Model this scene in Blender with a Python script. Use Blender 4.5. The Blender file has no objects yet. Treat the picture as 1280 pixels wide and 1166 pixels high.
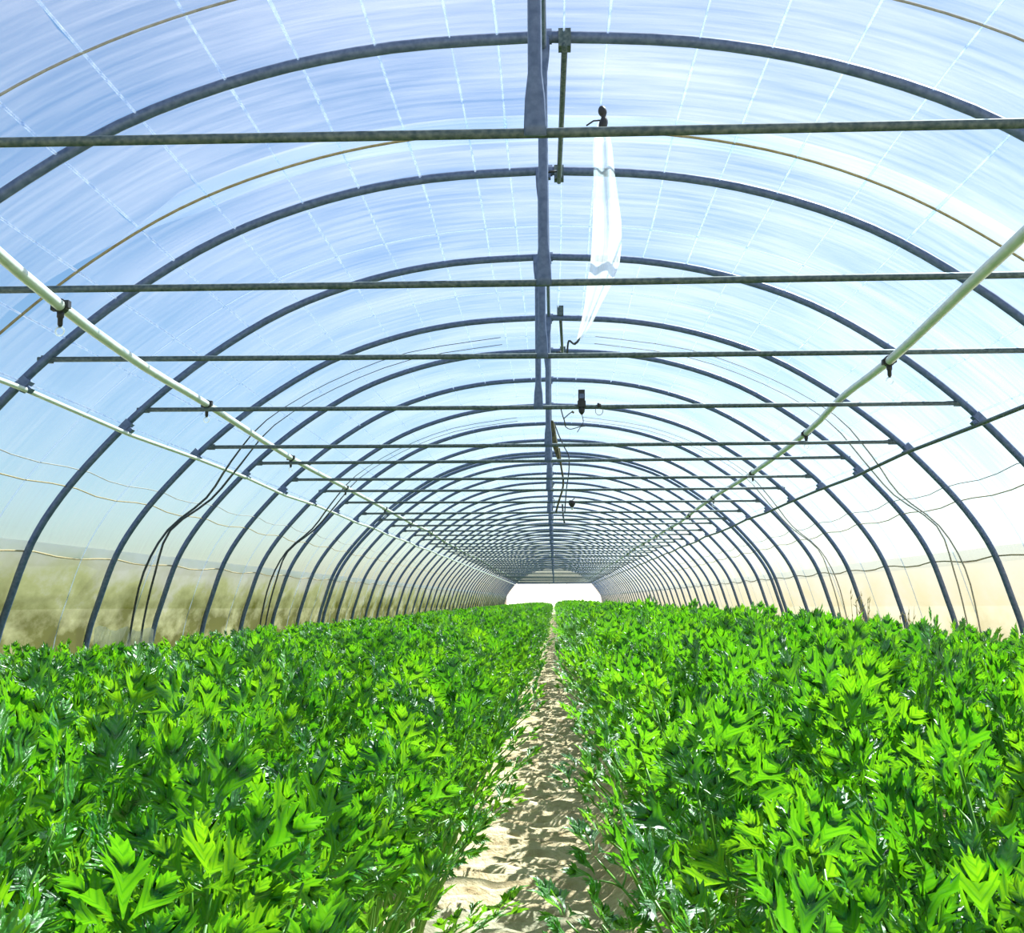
import bpy, bmesh, math, random
from mathutils import Vector, Matrix, noise
random.seed(11)
S = bpy.context.scene
C = S.collection
R = math.radians

# ------------------------------------------------------------------ camera
HC = 1.0                                   # lens height above the path
F_PX, PITCH, YAW, ROLL, CAM_X = 1485.0, 0.1121, 0.0350, -0.0034, 0.0375
cam_d = bpy.data.cameras.new('camera')
cam = bpy.data.objects.new('camera', cam_d)
C.objects.link(cam)
cam_d.sensor_width = 36.0
cam_d.lens = F_PX / 1280.0 * 36.0
cam_d.clip_start = 0.02
cam_d.clip_end = 600
CAM_R = Matrix.Rotation(YAW, 3, 'Z') @ Matrix.Rotation(math.pi/2 + PITCH, 3, 'X') @ Matrix.Rotation(ROLL, 3, 'Z')
cam.matrix_world = Matrix.Translation((CAM_X, 0, HC)) @ CAM_R.to_4x4()
S.camera = cam

# ------------------------------------------------------------------ sky, sun, exposure
SUN_AZ, SUN_EL = 42.0, 53.0                # degrees clockwise from the tunnel axis (+Y), elevation
sun_dir = Vector((math.sin(R(SUN_AZ))*math.cos(R(SUN_EL)), math.cos(R(SUN_AZ))*math.cos(R(SUN_EL)), math.sin(R(SUN_EL))))
world = bpy.data.worlds.new('sky_world')
S.world = world
world.use_nodes = True
wn = world.node_tree
for n in list(wn.nodes):
    wn.nodes.remove(n)
w_out = wn.nodes.new('ShaderNodeOutputWorld')
w_bg = wn.nodes.new('ShaderNodeBackground')
w_sky = wn.nodes.new('ShaderNodeTexSky')
w_sky.sky_type = 'NISHITA'
w_sky.sun_disc = False
w_sky.sun_elevation = R(SUN_EL)
w_sky.sun_rotation = R(SUN_AZ)
w_sky.air_density = 1.0
w_sky.dust_density = 0.9
w_sky.ozone_density = 1.0
w_bg.inputs['Strength'].default_value = 0.142
w_hsv = wn.nodes.new('ShaderNodeHueSaturation')
w_hsv.inputs['Hue'].default_value = 0.498
w_hsv.inputs['Saturation'].default_value = 1.30
wn.links.new(w_sky.outputs[0], w_hsv.inputs['Color'])
wn.links.new(w_hsv.outputs[0], w_bg.inputs[0])
wn.links.new(w_bg.outputs[0], w_out.inputs[0])

sun_l = bpy.data.lights.new('sun', 'SUN')
sun_l.energy = 14.0
sun_l.angle = R(0.55)
sun_l.color = (1.0, 0.95, 0.85)
sun_o = bpy.data.objects.new('sun', sun_l)
C.objects.link(sun_o)
sun_o.location = sun_dir * 60
sun_o.rotation_euler = (-sun_dir).to_track_quat('-Z', 'Y').to_euler()

S.view_settings.view_transform = 'Standard'
S.view_settings.look = 'None'
S.view_settings.gamma = 1.0
S.view_settings.use_curve_mapping = False
S.view_settings.exposure = 0.05

# ------------------------------------------------------------------ helpers
def tag(o, label=None, cat=None, group=None, kind=None):
    if label: o['label'] = label
    if cat: o['category'] = cat
    if group: o['group'] = group
    if kind: o['kind'] = kind
    return o

def empty(name, loc=(0, 0, 0), rz=0.0):
    o = bpy.data.objects.new(name, None)
    o.empty_display_size = 0.05
    o.location = loc
    o.rotation_euler = (0, 0, rz)
    C.objects.link(o)
    return o

def link(name, me, parent=None, loc=None):
    o = bpy.data.objects.new(name, me)
    C.objects.link(o)
    if parent: o.parent = parent
    if loc is not None: o.location = loc
    return o

def mesh(name, verts, faces, mat, smooth=True):
    me = bpy.data.meshes.new(name)
    me.from_pydata([tuple(v) for v in verts], [], faces)
    if mat: me.materials.append(mat)
    if smooth: me.shade_smooth()
    me.update()
    return me

def tube(path, rad, n=8, cap=True, verts=None, faces=None, flat=None):
    """sweep a round section along a list of points; rad number or list; flat(i)->(a,b) gives an elliptical section"""
    V = verts if verts is not None else []
    Fc = faces if faces is not None else []
    pts = [Vector(p) for p in path]
    k0 = len(V)
    up = None
    for i, p in enumerate(pts):
        t = (pts[min(i+1, len(pts)-1)] - pts[max(i-1, 0)]).normalized()
        if up is None:
            up = Vector((0, 1, 0)) if abs(t.y) < 0.9 else Vector((1, 0, 0))
        a = up.cross(t).normalized()
        up = t.cross(a).normalized()
        r = rad[i] if isinstance(rad, (list, tuple)) else rad
        ra, rb = flat(i) if flat else (r, r)
        for j in range(n):
            th = 2*math.pi*j/n
            V.append(p + a*(ra*math.cos(th)) + up*(rb*math.sin(th)))
    for i in range(len(pts)-1):
        for j in range(n):
            a0 = k0+i*n+j; a1 = k0+i*n+(j+1) % n
            Fc.append((a0, a1, a1+n, a0+n))
    if cap:
        Fc.append(tuple(k0+j for j in reversed(range(n))))
        Fc.append(tuple(k0+(len(pts)-1)*n+j for j in range(n)))
    return V, Fc

def box(c, s, verts=None, faces=None, rot=None):
    V = verts if verts is not None else []
    Fc = faces if faces is not None else []
    k = len(V)
    for dx in (-1, 1):
        for dy in (-1, 1):
            for dz in (-1, 1):
                v = Vector((dx*s[0]/2, dy*s[1]/2, dz*s[2]/2))
                if rot: v = rot @ v
                V.append(v + Vector(c))
    for f in ((0, 1, 3, 2), (4, 6, 7, 5), (0, 4, 5, 1), (2, 3, 7, 6), (0, 2, 6, 4), (1, 5, 7, 3)):
        Fc.append(tuple(k+i for i in f))
    return V, Fc

def smooth_path(pts, sub=6):
    P = [Vector(p) for p in pts]
    out = []
    for i in range(len(P)-1):
        p0 = P[max(i-1, 0)]; p1 = P[i]; p2 = P[i+1]; p3 = P[min(i+2, len(P)-1)]
        for k in range(sub):
            t = k/sub
            out.append(0.5*((2*p1)+(p2-p0)*t+(2*p0-5*p1+4*p2-p3)*t*t+(3*p1-p0-3*p2+p3)*t*t*t))
    out.append(P[-1])
    return out

def px_ray(x, y):
    return CAM_R @ Vector(((x-640)/F_PX, -(y-583)/F_PX, -1.0))

def at_depth(x, y, Y):
    """point seen at pixel (x, y) on the cross-section plane Y of the tunnel"""
    v = px_ray(x, y)
    return Vector((CAM_X, 0, HC)) + v*(Y/v.y)

# ------------------------------------------------------------------ materials
def new_mat(name):
    m = bpy.data.materials.new(name)
    m.use_nodes = True
    nt = m.node_tree
    for n in list(nt.nodes):
        nt.nodes.remove(n)
    out = nt.nodes.new('ShaderNodeOutputMaterial')
    def N(t, **kw):
        n = nt.nodes.new(t)
        for k, v in kw.items():
            if k.startswith('i_'):
                n.inputs[k[2:].replace('_', ' ')].default_value = v
            else:
                setattr(n, k, v)
        return n
    def L(a, b): nt.links.new(a, b)
    return m, out, N, L

def ramp(N, stops):
    r = N('ShaderNodeValToRGB')
    e = r.color_ramp.elements
    while len(e) > 1: e.remove(e[-1])
    e[0].position = stops[0][0]; e[0].color = stops[0][1]
    for p, c in stops[1:]:
        x = e.new(p); x.color = c
    return r

def g(v): return (v, v, v, 1)

def metal_mat(name, c1, c2, rough=0.5, metallic=0.4, scale=40):
    m, out, N, L = new_mat(name)
    tc = N('ShaderNodeTexCoord')
    nz = N('ShaderNodeTexNoise'); nz.inputs['Scale'].default_value = scale; nz.inputs['Detail'].default_value = 5
    L(tc.outputs['Object'], nz.inputs['Vector'])
    r = ramp(N, [(0.35, c1), (0.7, c2)])
    L(nz.outputs['Fac'], r.inputs['Fac'])
    p = N('ShaderNodeBsdfPrincipled')
    p.inputs['Metallic'].default_value = metallic
    p.inputs['Roughness'].default_value = rough
    L(r.outputs['Color'], p.inputs['Base Color'])
    L(p.outputs[0], out.inputs[0])
    return m

M_STEEL = metal_mat('galvanised_steel', (0.075, 0.115, 0.21, 1), (0.14, 0.19, 0.31, 1), 0.5, 0.2)
M_TIE = metal_mat('weathered_tie_steel', (0.05, 0.085, 0.095, 1), (0.15, 0.19, 0.19, 1), 0.6, 0.25, 60)
M_PIPE = metal_mat('pale_pipe', (0.62, 0.68, 0.62, 1), (0.74, 0.79, 0.74, 1), 0.35, 0.0, 12)
M_BLACK = metal_mat('black_plastic', (0.012, 0.014, 0.016, 1), (0.03, 0.032, 0.035, 1), 0.55, 0.0)
M_ROPE = metal_mat('grey_rope', (0.30, 0.29, 0.26, 1), (0.42, 0.41, 0.38, 1), 0.9, 0.0)
M_BROWN = metal_mat('brown_cord', (0.30, 0.23, 0.11, 1), (0.42, 0.35, 0.2, 1), 0.9, 0.0)
M_DARKROPE = metal_mat('dark_rope', (0.035, 0.045, 0.055, 1), (0.09, 0.10, 0.11, 1), 0.9, 0.0)
M_VINE = metal_mat('dry_vine', (0.03, 0.03, 0.015, 1), (0.14, 0.13, 0.06, 1), 0.9, 0.0)

def film_mat(name, base_fac, tint, col, streak=0.16):
    """thin plastic film: part clear, part milky; fine streaks run round the hoop direction"""
    m, out, N, L = new_mat(name)
    uv = N('ShaderNodeUVMap')
    mp = N('ShaderNodeMapping'); mp.inputs['Scale'].default_value = (0.55, 9.0, 1.0)
    L(uv.outputs[0], mp.inputs[0])
    nz = N('ShaderNodeTexNoise'); nz.inputs['Scale'].default_value = 2.2; nz.inputs['Detail'].default_value = 6; nz.inputs['Roughness'].default_value = 0.65
    L(mp.outputs[0], nz.inputs['Vector'])
    mp2 = N('ShaderNodeMapping'); mp2.inputs['Scale'].default_value = (0.8, 1.6, 1.0)
    L(uv.outputs[0], mp2.inputs[0])
    nz2 = N('ShaderNodeTexNoise'); nz2.inputs['Scale'].default_value = 1.0; nz2.inputs['Detail'].default_value = 4
    L(mp2.outputs[0], nz2.inputs['Vector'])
    a = N('ShaderNodeMapRange'); a.inputs['From Min'].default_value = 0.3; a.inputs['From Max'].default_value = 0.75
    a.inputs['To Min'].default_value = base_fac-streak; a.inputs['To Max'].default_value = base_fac+streak
    L(nz.outputs['Fac'], a.inputs['Value'])
    b = N('ShaderNodeMapRange'); b.inputs['From Min'].default_value = 0.35; b.inputs['From Max'].default_value = 0.7
    b.inputs['To Min'].default_value = -0.04; b.inputs['To Max'].default_value = 0.05
    L(nz2.outputs['Fac'], b.inputs['Value'])
    ad = N('ShaderNodeMath', operation='ADD', use_clamp=True)
    L(a.outputs[0], ad.inputs[0]); L(b.outputs[0], ad.inputs[1])
    tr = N('ShaderNodeBsdfTransparent'); tr.inputs['Color'].default_value = tint
    tl = N('ShaderNodeBsdfTranslucent'); tl.inputs['Color'].default_value = col
    df = N('ShaderNodeBsdfDiffuse'); df.inputs['Color'].default_value = col
    mk = N('ShaderNodeMixShader'); mk.inputs[0].default_value = 0.16
    L(tl.outputs[0], mk.inputs[1]); L(df.outputs[0], mk.inputs[2])
    bp = N('ShaderNodeBump'); bp.inputs['Strength'].default_value = 0.25; bp.inputs['Distance'].default_value = 0.02
    L(nz.outputs['Fac'], bp.inputs['Height'])
    L(bp.outputs[0], tl.inputs['Normal'])
    mx = N('ShaderNodeMixShader')
    L(ad.outputs[0], mx.inputs[0]); L(tr.outputs[0], mx.inputs[1]); L(mk.outputs[0], mx.inputs[2])
    gl = N('ShaderNodeBsdfGlossy'); gl.inputs['Roughness'].default_value = 0.25
    m3 = N('ShaderNodeMixShader'); m3.inputs[0].default_value = 0.03
    L(mx.outputs[0], m3.inputs[1]); L(gl.outputs[0], m3.inputs[2])
    L(m3.outputs[0], out.inputs[0])
    return m

M_FILM = film_mat('clear_roof_film', 0.135, (0.80, 0.92, 1.0, 1), (0.97, 0.96, 0.965, 1), 0.06)
M_CREASE = film_mat('creased_film', 0.36, (0.74, 0.83, 0.95, 1), (0.70, 0.74, 0.80, 1), 0.36)
M_STRIP = film_mat('milky_strip', 0.60, (0.86, 0.90, 0.90, 1), (0.66, 0.70, 0.70, 1), 0.3)
M_DAYLIGHT = film_mat('white_daylight_sheet', 0.90, (1, 1, 1, 1), (0.97, 0.97, 0.96, 1), 0.05)  # white film put where daylight shows through the open far end

def skirt_mat(name, clean, stain1, stain2, amount):
    m, out, N, L = new_mat(name)
    tc = N('ShaderNodeTexCoord')
    sep = N('ShaderNodeSeparateXYZ'); L(tc.outputs['Object'], sep.inputs[0])
    mp = N('ShaderNodeMapping'); mp.inputs['Scale'].default_value = (1, 0.55, 1.25)
    L(tc.outputs['Object'], mp.inputs[0])
    nz = N('ShaderNodeTexNoise'); nz.inputs['Scale'].default_value = 2.3; nz.inputs['Detail'].default_value = 8; nz.inputs['Roughness'].default_value = 0.62
    L(mp.outputs[0], nz.inputs['Vector'])
    hr = N('ShaderNodeMapRange'); hr.inputs['From Min'].default_value = 1.45; hr.inputs['From Max'].default_value = 0.55
    hr.inputs['To Min'].default_value = 0.0; hr.inputs['To Max'].default_value = 1.0
    L(sep.outputs['Z'], hr.inputs['Value'])
    mu = N('ShaderNodeMath', operation='MULTIPLY'); L(hr.outputs[0], mu.inputs[0])
    nr = N('ShaderNodeMapRange'); nr.inputs['From Min'].default_value = 0.36; nr.inputs['From Max'].default_value = 0.66
    L(nz.outputs['Fac'], nr.inputs['Value'])
    a2 = N('ShaderNodeMath', operation='MULTIPLY_ADD'); a2.inputs[1].default_value = 0.75; a2.inputs[2].default_value = 0.30
    L(nr.outputs[0], a2.inputs[0]); L(a2.outputs[0], mu.inputs[1])
    m2 = N('ShaderNodeMath', operation='MULTIPLY', use_clamp=True); m2.inputs[1].default_value = amount
    L(mu.outputs[0], m2.inputs[0])
    r = ramp(N, [(0.0, clean), (0.45, stain1), (1.0, stain2)])
    L(m2.outputs[0], r.inputs['Fac'])
    tr = N('ShaderNodeBsdfTransparent'); tr.inputs['Color'].default_value = (0.95, 0.96, 0.94, 1)
    tl = N('ShaderNodeBsdfTranslucent'); df = N('ShaderNodeBsdfDiffuse')
    L(r.outputs[0], tl.inputs[0]); L(r.outputs[0], df.inputs[0])
    mk = N('ShaderNodeMixShader'); mk.inputs[0].default_value = 0.25
    L(tl.outputs[0], mk.inputs[1]); L(df.outputs[0], mk.inputs[2])
    fr = N('ShaderNodeMapRange'); fr.inputs['To Min'].default_value = 0.86; fr.inputs['To Max'].default_value = 0.96
    L(m2.outputs[0], fr.inputs['Value'])
    mx = N('ShaderNodeMixShader')
    L(fr.outputs[0], mx.inputs[0]); L(tr.outputs[0], mx.inputs[1]); L(mk.outputs[0], mx.inputs[2])
    L(mx.outputs[0], out.inputs[0])
    return m

M_SKIRT_L = skirt_mat('algae_stained_film', (0.90, 0.91, 0.88, 1), (0.56, 0.60, 0.27, 1), (0.17, 0.19, 0.03, 1), 1.75)
M_SKIRT_R = skirt_mat('cream_film', (0.37, 0.36, 0.33, 1), (0.35, 0.335, 0.235, 1), (0.25, 0.225, 0.11, 1), 1.0)

def leaf_mat():
    m, out, N, L = new_mat('leaf_green')
    oi = N('ShaderNodeObjectInfo')
    tc = N('ShaderNodeTexCoord')
    nz = N('ShaderNodeTexNoise'); nz.inputs['Scale'].default_value = 30; nz.inputs['Detail'].default_value = 3
    L(tc.outputs['Object'], nz.inputs['Vector'])
    ad = N('ShaderNodeMath', operation='MULTIPLY_ADD'); ad.inputs[1].default_value = 0.45
    L(nz.outputs['Fac'], ad.inputs[0])
    mu = N('ShaderNodeMath', operation='MULTIPLY'); mu.inputs[1].default_value = 0.6
    L(oi.outputs['Random'], mu.inputs[0]); L(mu.outputs[0], ad.inputs[2])
    r1 = ramp(N, [(0.1, (0.008, 0.12, 0.008, 1)), (0.55, (0.030, 0.25, 0.006, 1)), (0.95, (0.10, 0.38, 0.006, 1))])
    r2 = ramp(N, [(0.1, (0.12, 0.52, 0.006, 1)), (0.55, (0.26, 0.74, 0.008, 1)), (0.95, (0.44, 0.86, 0.010, 1))])
    L(ad.outputs[0], r1.inputs['Fac']); L(ad.outputs[0], r2.inputs['Fac'])
    p = N('ShaderNodeBsdfPrincipled')
    p.inputs['Roughness'].default_value = 0.40
    p.inputs['Specular IOR Level'].default_value = 0.9
    p.inputs['Coat Weight'].default_value = 0.9
    p.inputs['Coat Roughness'].default_value = 0.36
    L(r1.outputs[0], p.inputs['Base Color'])
    tl = N('ShaderNodeBsdfTranslucent')
    n2 = N('ShaderNodeTexNoise'); n2.inputs['Scale'].default_value = 140; n2.inputs['Detail'].default_value = 2
    L(tc.outputs['Object'], n2.inputs['Vector'])
    # veins: a midrib and side veins fanning upwards
    uv = N('ShaderNodeUVMap'); sx = N('ShaderNodeSeparateXYZ'); L(uv.outputs[0], sx.inputs[0])
    ma = N('ShaderNodeMath', operation='MULTIPLY_ADD'); ma.inputs[1].default_value = -1.5; L(sx.outputs['X'], ma.inputs[0]); L(sx.outputs['Y'], ma.inputs[2])
    mb = N('ShaderNodeMath', operation='MULTIPLY'); mb.inputs[1].default_value = 42.0; L(ma.outputs[0], mb.inputs[0])
    sn = N('ShaderNodeMath', operation='SINE'); L(mb.outputs[0], sn.inputs[0])
    n2m = N('ShaderNodeMath', operation='MULTIPLY_ADD'); n2m.inputs[1].default_value = 0.9; L(n2.outputs['Fac'], n2m.inputs[0])
    snm = N('ShaderNodeMath', operation='MULTIPLY'); snm.inputs[1].default_value = 0.35; L(sn.outputs[0], snm.inputs[0]); L(snm.outputs[0], n2m.inputs[2])
    bp = N('ShaderNodeBump'); bp.inputs['Strength'].default_value = 0.8; bp.inputs['Distance'].default_value = 0.006
    L(n2m.outputs[0], bp.inputs['Height']); L(bp.outputs[0], p.inputs['Normal'])
    vr = N('ShaderNodeMapRange'); vr.inputs['From Min'].default_value = 0.3; vr.inputs['From Max'].default_value = 1.0; vr.inputs['To Min'].default_value = 0.0; vr.inputs['To Max'].default_value = 0.6
    L(sn.outputs[0], vr.inputs['Value'])
    vm = N('ShaderNodeMix', data_type='RGBA'); vm.inputs['B'].default_value = (0.05, 0.34, 0.006, 1)
    L(vr.outputs[0], vm.inputs['Factor']); L(r2.outputs[0], vm.inputs['A']); L(vm.outputs['Result'], tl.inputs[0])
    mx = N('ShaderNodeMixShader'); mx.inputs[0].default_value = 0.36
    L(p.outputs[0], mx.inputs[1]); L(tl.outputs[0], mx.inputs[2])
    L(mx.outputs[0], out.inputs[0])
    return m
M_LEAF = leaf_mat()
M_STALK = metal_mat('stalk_green', (0.10, 0.30, 0.02, 1), (0.20, 0.42, 0.05, 1), 0.4, 0.0, 30)

def soil_mat():
    m, out, N, L = new_mat('pale_dry_soil')
    tc = N('ShaderNodeTexCoord')
    nz = N('ShaderNodeTexNoise'); nz.inputs['Scale'].default_value = 7; nz.inputs['Detail'].default_value = 10; nz.inputs['Roughness'].default_value = 0.68
    L(tc.outputs['Object'], nz.inputs['Vector'])
    r = ramp(N, [(0.3, (0.36, 0.255, 0.14, 1)), (0.5, (0.58, 0.46, 0.29, 1)), (0.72, (0.76, 0.65, 0.46, 1))])
    L(nz.outputs['Fac'], r.inputs['Fac'])
    n2 = N('ShaderNodeTexNoise'); n2.inputs['Scale'].default_value = 55; n2.inputs['Detail'].default_value = 6
    L(tc.outputs['Object'], n2.inputs['Vector'])
    bp = N('ShaderNodeBump'); bp.inputs['Strength'].default_value = 0.7; bp.inputs['Distance'].default_value = 0.02
    L(n2.outputs['Fac'], bp.inputs['Height'])
    p = N('ShaderNodeBsdfPrincipled'); p.inputs['Roughness'].default_value = 0.95; p.inputs['Specular IOR Level'].default_value = 0.1
    L(r.outputs[0], p.inputs['Base Color']); L(bp.outputs[0], p.inputs['Normal'])
    L(p.outputs[0], out.inputs[0])
    return m
M_SOIL = soil_mat()
M_OUT = metal_mat('outside_earth', (0.42, 0.39, 0.30, 1), (0.55, 0.52, 0.42, 1), 1.0, 0.0, 0.6)
M_DRY = metal_mat('dry_weed', (0.40, 0.36, 0.18, 1), (0.55, 0.50, 0.28, 1), 0.9, 0.0, 20)

# ------------------------------------------------------------------ tunnel numbers
BAY, Y0 = 1.5, 4.5536                       # hoop spacing and the place of the hoop numbered 0
I_MIN, I_MAX = -2, 54
def hoop_y(i): return Y0 + BAY*i
Y_BACK, Y_END = hoop_y(I_MIN) - 0.6, hoop_y(I_MAX)
H_APEX, Z_TIE, X_TIE = 2.238+HC, 1.223+HC, 2.667
HALF = [(0, 2.238), (0.6, 2.205), (1.15, 2.10), (1.7, 1.90), (2.2, 1.60), (2.6, 1.28), (2.9, .98), (3.15, .68), (3.33, .38), (3.46, 0), (3.53, -.25), (3.58, -.6), (3.62, -1.0)]
_hp = smooth_path([(x, 0, z+HC) for x, z in HALF], 4)
PROFILE = [Vector((-p.x, 0, p.z)) for p in reversed(_hp[1:])] + [p.copy() for p in _hp]      # left foot over the top to the right foot
def profile_offset(d):
    out = []
    n = len(PROFILE)
    for i, p in enumerate(PROFILE):
        t = (PROFILE[min(i+1, n-1)]-PROFILE[max(i-1, 0)]).normalized()
        nrm = Vector((-t.z, 0, t.x))
        if nrm.dot(p-Vector((0, 0, 0.8))) < 0: nrm = -nrm
        out.append(p+nrm*d)
    return out
ARC = [0.0]
for i in range(1, len(PROFILE)): ARC.append(ARC[-1]+(PROFILE[i]-PROFILE[i-1]).length)
MID = ARC[len(_hp)-1]
ARC = [a-MID for a in ARC]                  # arc length from the ridge, left negative

# ------------------------------------------------------------------ ground
def build_floor():
    xs = [-4.6, -4.0, -3.5, -3.0, -2.5, -2.0, -1.6, -1.3, -1.1, -0.95] + [-0.85+0.02*k for k in range(79)] + [0.85, 1.1, 1.4, 1.8, 2.3, 2.8, 3.3, 3.8, 4.6]
    ys = [-3.0, -1.0, 0.5, 1.5, 2.2] + [2.6+0.03*k for k in range(400)]
    y = ys[-1]
    while y < 40: y += 0.16; ys.append(y)
    while y < Y_END+2: y += 1.2; ys.append(y)
    V = []
    for y in ys:
        fine = 1.0 if y < 30 else 0.4
        for x in xs:
            pc = -0.08 + 0.03*math.sin(y*0.9)            # middle of the path
            d = abs(x-pc)
            w = 0.25 + 0.03*noise.noise(Vector((y*0.8, 3.1, 0)))
            t = min(max((d-w)/0.22, 0), 1)
            z = 0.12*t*t*(3-2*t)
            # tread ripples pressed across the path
            ph = y*2*math.pi/0.105 + 1.6*noise.noise(Vector((x*3.0, y*1.1, 0.0))) + 6.0*(x-pc)**2
            amp = 0.024*max(0, 1-(d/0.34)**2)*(0.6+0.6*noise.noise(Vector((x*5, y*4, 7.7))))
            z += amp*math.sin(ph)*fine
            z += 0.022*noise.noise(Vector((x*5, y*5, 1.3))) + 0.014*noise.noise(Vector((x*14, y*14, 4.2)))
            V.append((x, y, z))
    n = len(xs)
    Fc = [(j*n+i, j*n+i+1, (j+1)*n+i+1, (j+1)*n+i) for j in range(len(ys)-1) for i in range(n-1)]
    o = link('floor', mesh('floor', V, Fc, M_SOIL))
    tag(o, 'pale dry soil ground with a narrow rippled path between beds', 'ground', kind='structure')
build_floor()
V, Fc = [], []
for a, b, c, d in ((-70, -4.5, -60, 170), (4.5, 70, -60, 170), (-4.5, 4.5, Y_END+1.5, 170), (-4.5, 4.5, -60, -2.9)):
    k = len(V)
    V += [(a, c, -0.02), (b, c, -0.02), (b, d, -0.02), (a, d, -0.02)]
    Fc.append((k, k+1, k+2, k+3))
tag(link('outside_ground', mesh('outside_ground', V, Fc, M_OUT)), 'pale open earth outside the plastic tunnel', 'ground', kind='structure')

# ------------------------------------------------------------------ plastic film
def sheet_mesh(name, y_lo, y_hi, z_min, z_max, side, offset, mat, sag=0.018, edge_lo=None, edge_hi=None):
    """film over the hoops between y_lo and y_hi, for the profile points between the two heights"""
    prof = profile_offset(offset)
    idx = [i for i, p in enumerate(prof) if z_min <= p.z <= z_max and (side == 0 or p.x*side > 0)]
    ys = [y_lo]
    k = math.ceil((y_lo-Y0)/(BAY/6)+1e-3)
    while Y0+k*BAY/6 < y_hi-1e-3:
        ys.append(Y0+k*BAY/6); k += 1
    if edge_hi: ys = [y for y in ys if y < y_hi-0.26]
    if edge_lo: ys = [ys[0]]+[y for y in ys if y > y_lo+0.26]
    ys.append(y_hi)
    V, UV = [], []
    prm = profile_offset(offset-1.0)
    for yi, y in enumerate(ys):
        for i in idx:
            yy = y
            if edge_lo and yi == 0: yy = edge_lo(prof[i])
            if edge_hi and yi == len(ys)-1: yy = edge_hi(prof[i])
            ph = (yy-Y0)/BAY
            dip = sag*(math.sin(math.pi*(ph-math.floor(ph)))**2)
            dip += 0.012*noise.noise(Vector((ARC[i]*1.3, yy*2.2, 0.5)))*(math.sin(math.pi*(ph-math.floor(ph))))
            nrm = (prof[i]-prm[i])
            V.append(prof[i]-nrm*dip+Vector((0, yy, 0)))
            UV.append((ARC[i], yy))
    n = len(idx)
    Fc = [(j*n+i, j*n+i+1, (j+1)*n+i+1, (j+1)*n+i) for j in range(len(ys)-1) for i in range(n-1)]
    me = mesh(name, V, Fc, mat)
    uvl = me.uv_layers.new(name='UVMap')
    for lp in me.loops:
        uvl.data[lp.index].uv = UV[lp.vertex_index]
    return me

def slit(p):                                # the lap has pulled open on one flank
    return max(0.0, 1-abs(p.x+2.5)/0.7)**0.5 if p.x < 0 else 0.0
SEAM = Y0+0.97
near_film = link('ceiling', sheet_mesh('roof_film', Y_BACK, SEAM+0.16, HC+0.24, 9, 0, 0.040, M_FILM,
                 edge_hi=lambda p: SEAM+0.16-0.27*slit(p)))
tag(near_film, 'clear milky roof film over the hoops before the hanging plastic strip', 'film', kind='structure')
far_film = link('ceiling', sheet_mesh('roof_film', SEAM-0.14, Y_END, HC+0.24, 9, 0, 0.056, M_FILM,
                edge_lo=lambda p: SEAM-0.14+0.25*slit(p)))
tag(far_film, 'clear milky roof film from the lap seam to the far end', 'film', kind='structure')
tag(link('wall_left', sheet_mesh('skirt_film', Y_BACK, Y_END, -1, HC+0.42, -1, 0.030, M_SKIRT_L, 0.01)),
    'algae-stained green-brown film skirt along the tunnel side', 'film', kind='structure')
tag(link('wall_right', sheet_mesh('skirt_film', Y_BACK, Y_END, -1, HC+0.42, 1, 0.030, M_SKIRT_R, 0.01)),
    'cream sunlit film skirt along the tunnel side', 'film', kind='structure')

def on_arc(s, offset):
    prof = profile_offset(offset)
    for i in range(len(ARC)-1):
        if ARC[i] <= s <= ARC[i+1]:
            t = (s-ARC[i])/(ARC[i+1]-ARC[i])
            return prof[i].lerp(prof[i+1], t)
    return prof[-1] if s > 0 else prof[0]

# creases left in the film from folding, all along the tunnel
CREASE = [-3.05, -2.72, -2.38, -2.02, -1.66, -1.28, -0.98, -0.66, -0.36, -0.18, 0.09, 0.27, 0.63, 0.92, 1.22, 1.57, 1.92, 2.3, 2.66, 3.02]
for s in CREASE:
    for fo, ya, yb in ((near_film, Y_BACK+0.05, SEAM+0.02), (far_film, SEAM+0.02, Y_END-0.1)):
        path, rr = [], []
        y = ya
        while True:
            b = on_arc(s+0.012*noise.noise(Vector((s*7, y*0.7, 0))), 0.022)
            path.append((b.x, y, b.z)); rr.append(0.0060+0.0054*noise.noise(Vector((s*5, y*2.1, 3))))
            if y >= yb: break
            y = min(y+(0.30 if y < 12 else 1.5), yb)
        V, Fc = tube(path, rr, 5)
        me = mesh('film_crease', V, Fc, M_CREASE)
        uvl = me.uv_layers.new(name='UVMap')
        for lp in me.loops:
            v = me.vertices[lp.vertex_index].co
            uvl.data[lp.index].uv = (s, v.y)
        link('crease', me, fo)

# ------------------------------------------------------------------ steel hoops
hoop_me = mesh('hoop', *tube(profile_offset(0.0), 0.024, 10), M_STEEL)
tie_me = mesh('tie_bar', *tube([(-X_TIE, 0, 0), (-X_TIE*0.5, 0, -0.004), (0, 0, -0.006), (X_TIE*0.5, 0, -0.004), (X_TIE, 0, 0)], 0.0145, 8), M_TIE)
PH = H_APEX-Z_TIE-0.015
pk = [0, 0.03, 0.10, 0.17, 0.5, PH-0.17, PH-0.10, PH-0.03, PH]
def flatp(i):
    w = [(0.007, 0.030), (0.007, 0.030), (0.011, 0.027), (0.019, 0.019), (0.019, 0.019), (0.019, 0.019), (0.011, 0.027), (0.007, 0.030), (0.007, 0.030)][i]
    return (w[1], w[0])
V, Fc = tube([(0, 0, z) for z in pk], 0.02, 10, flat=flatp)
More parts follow.
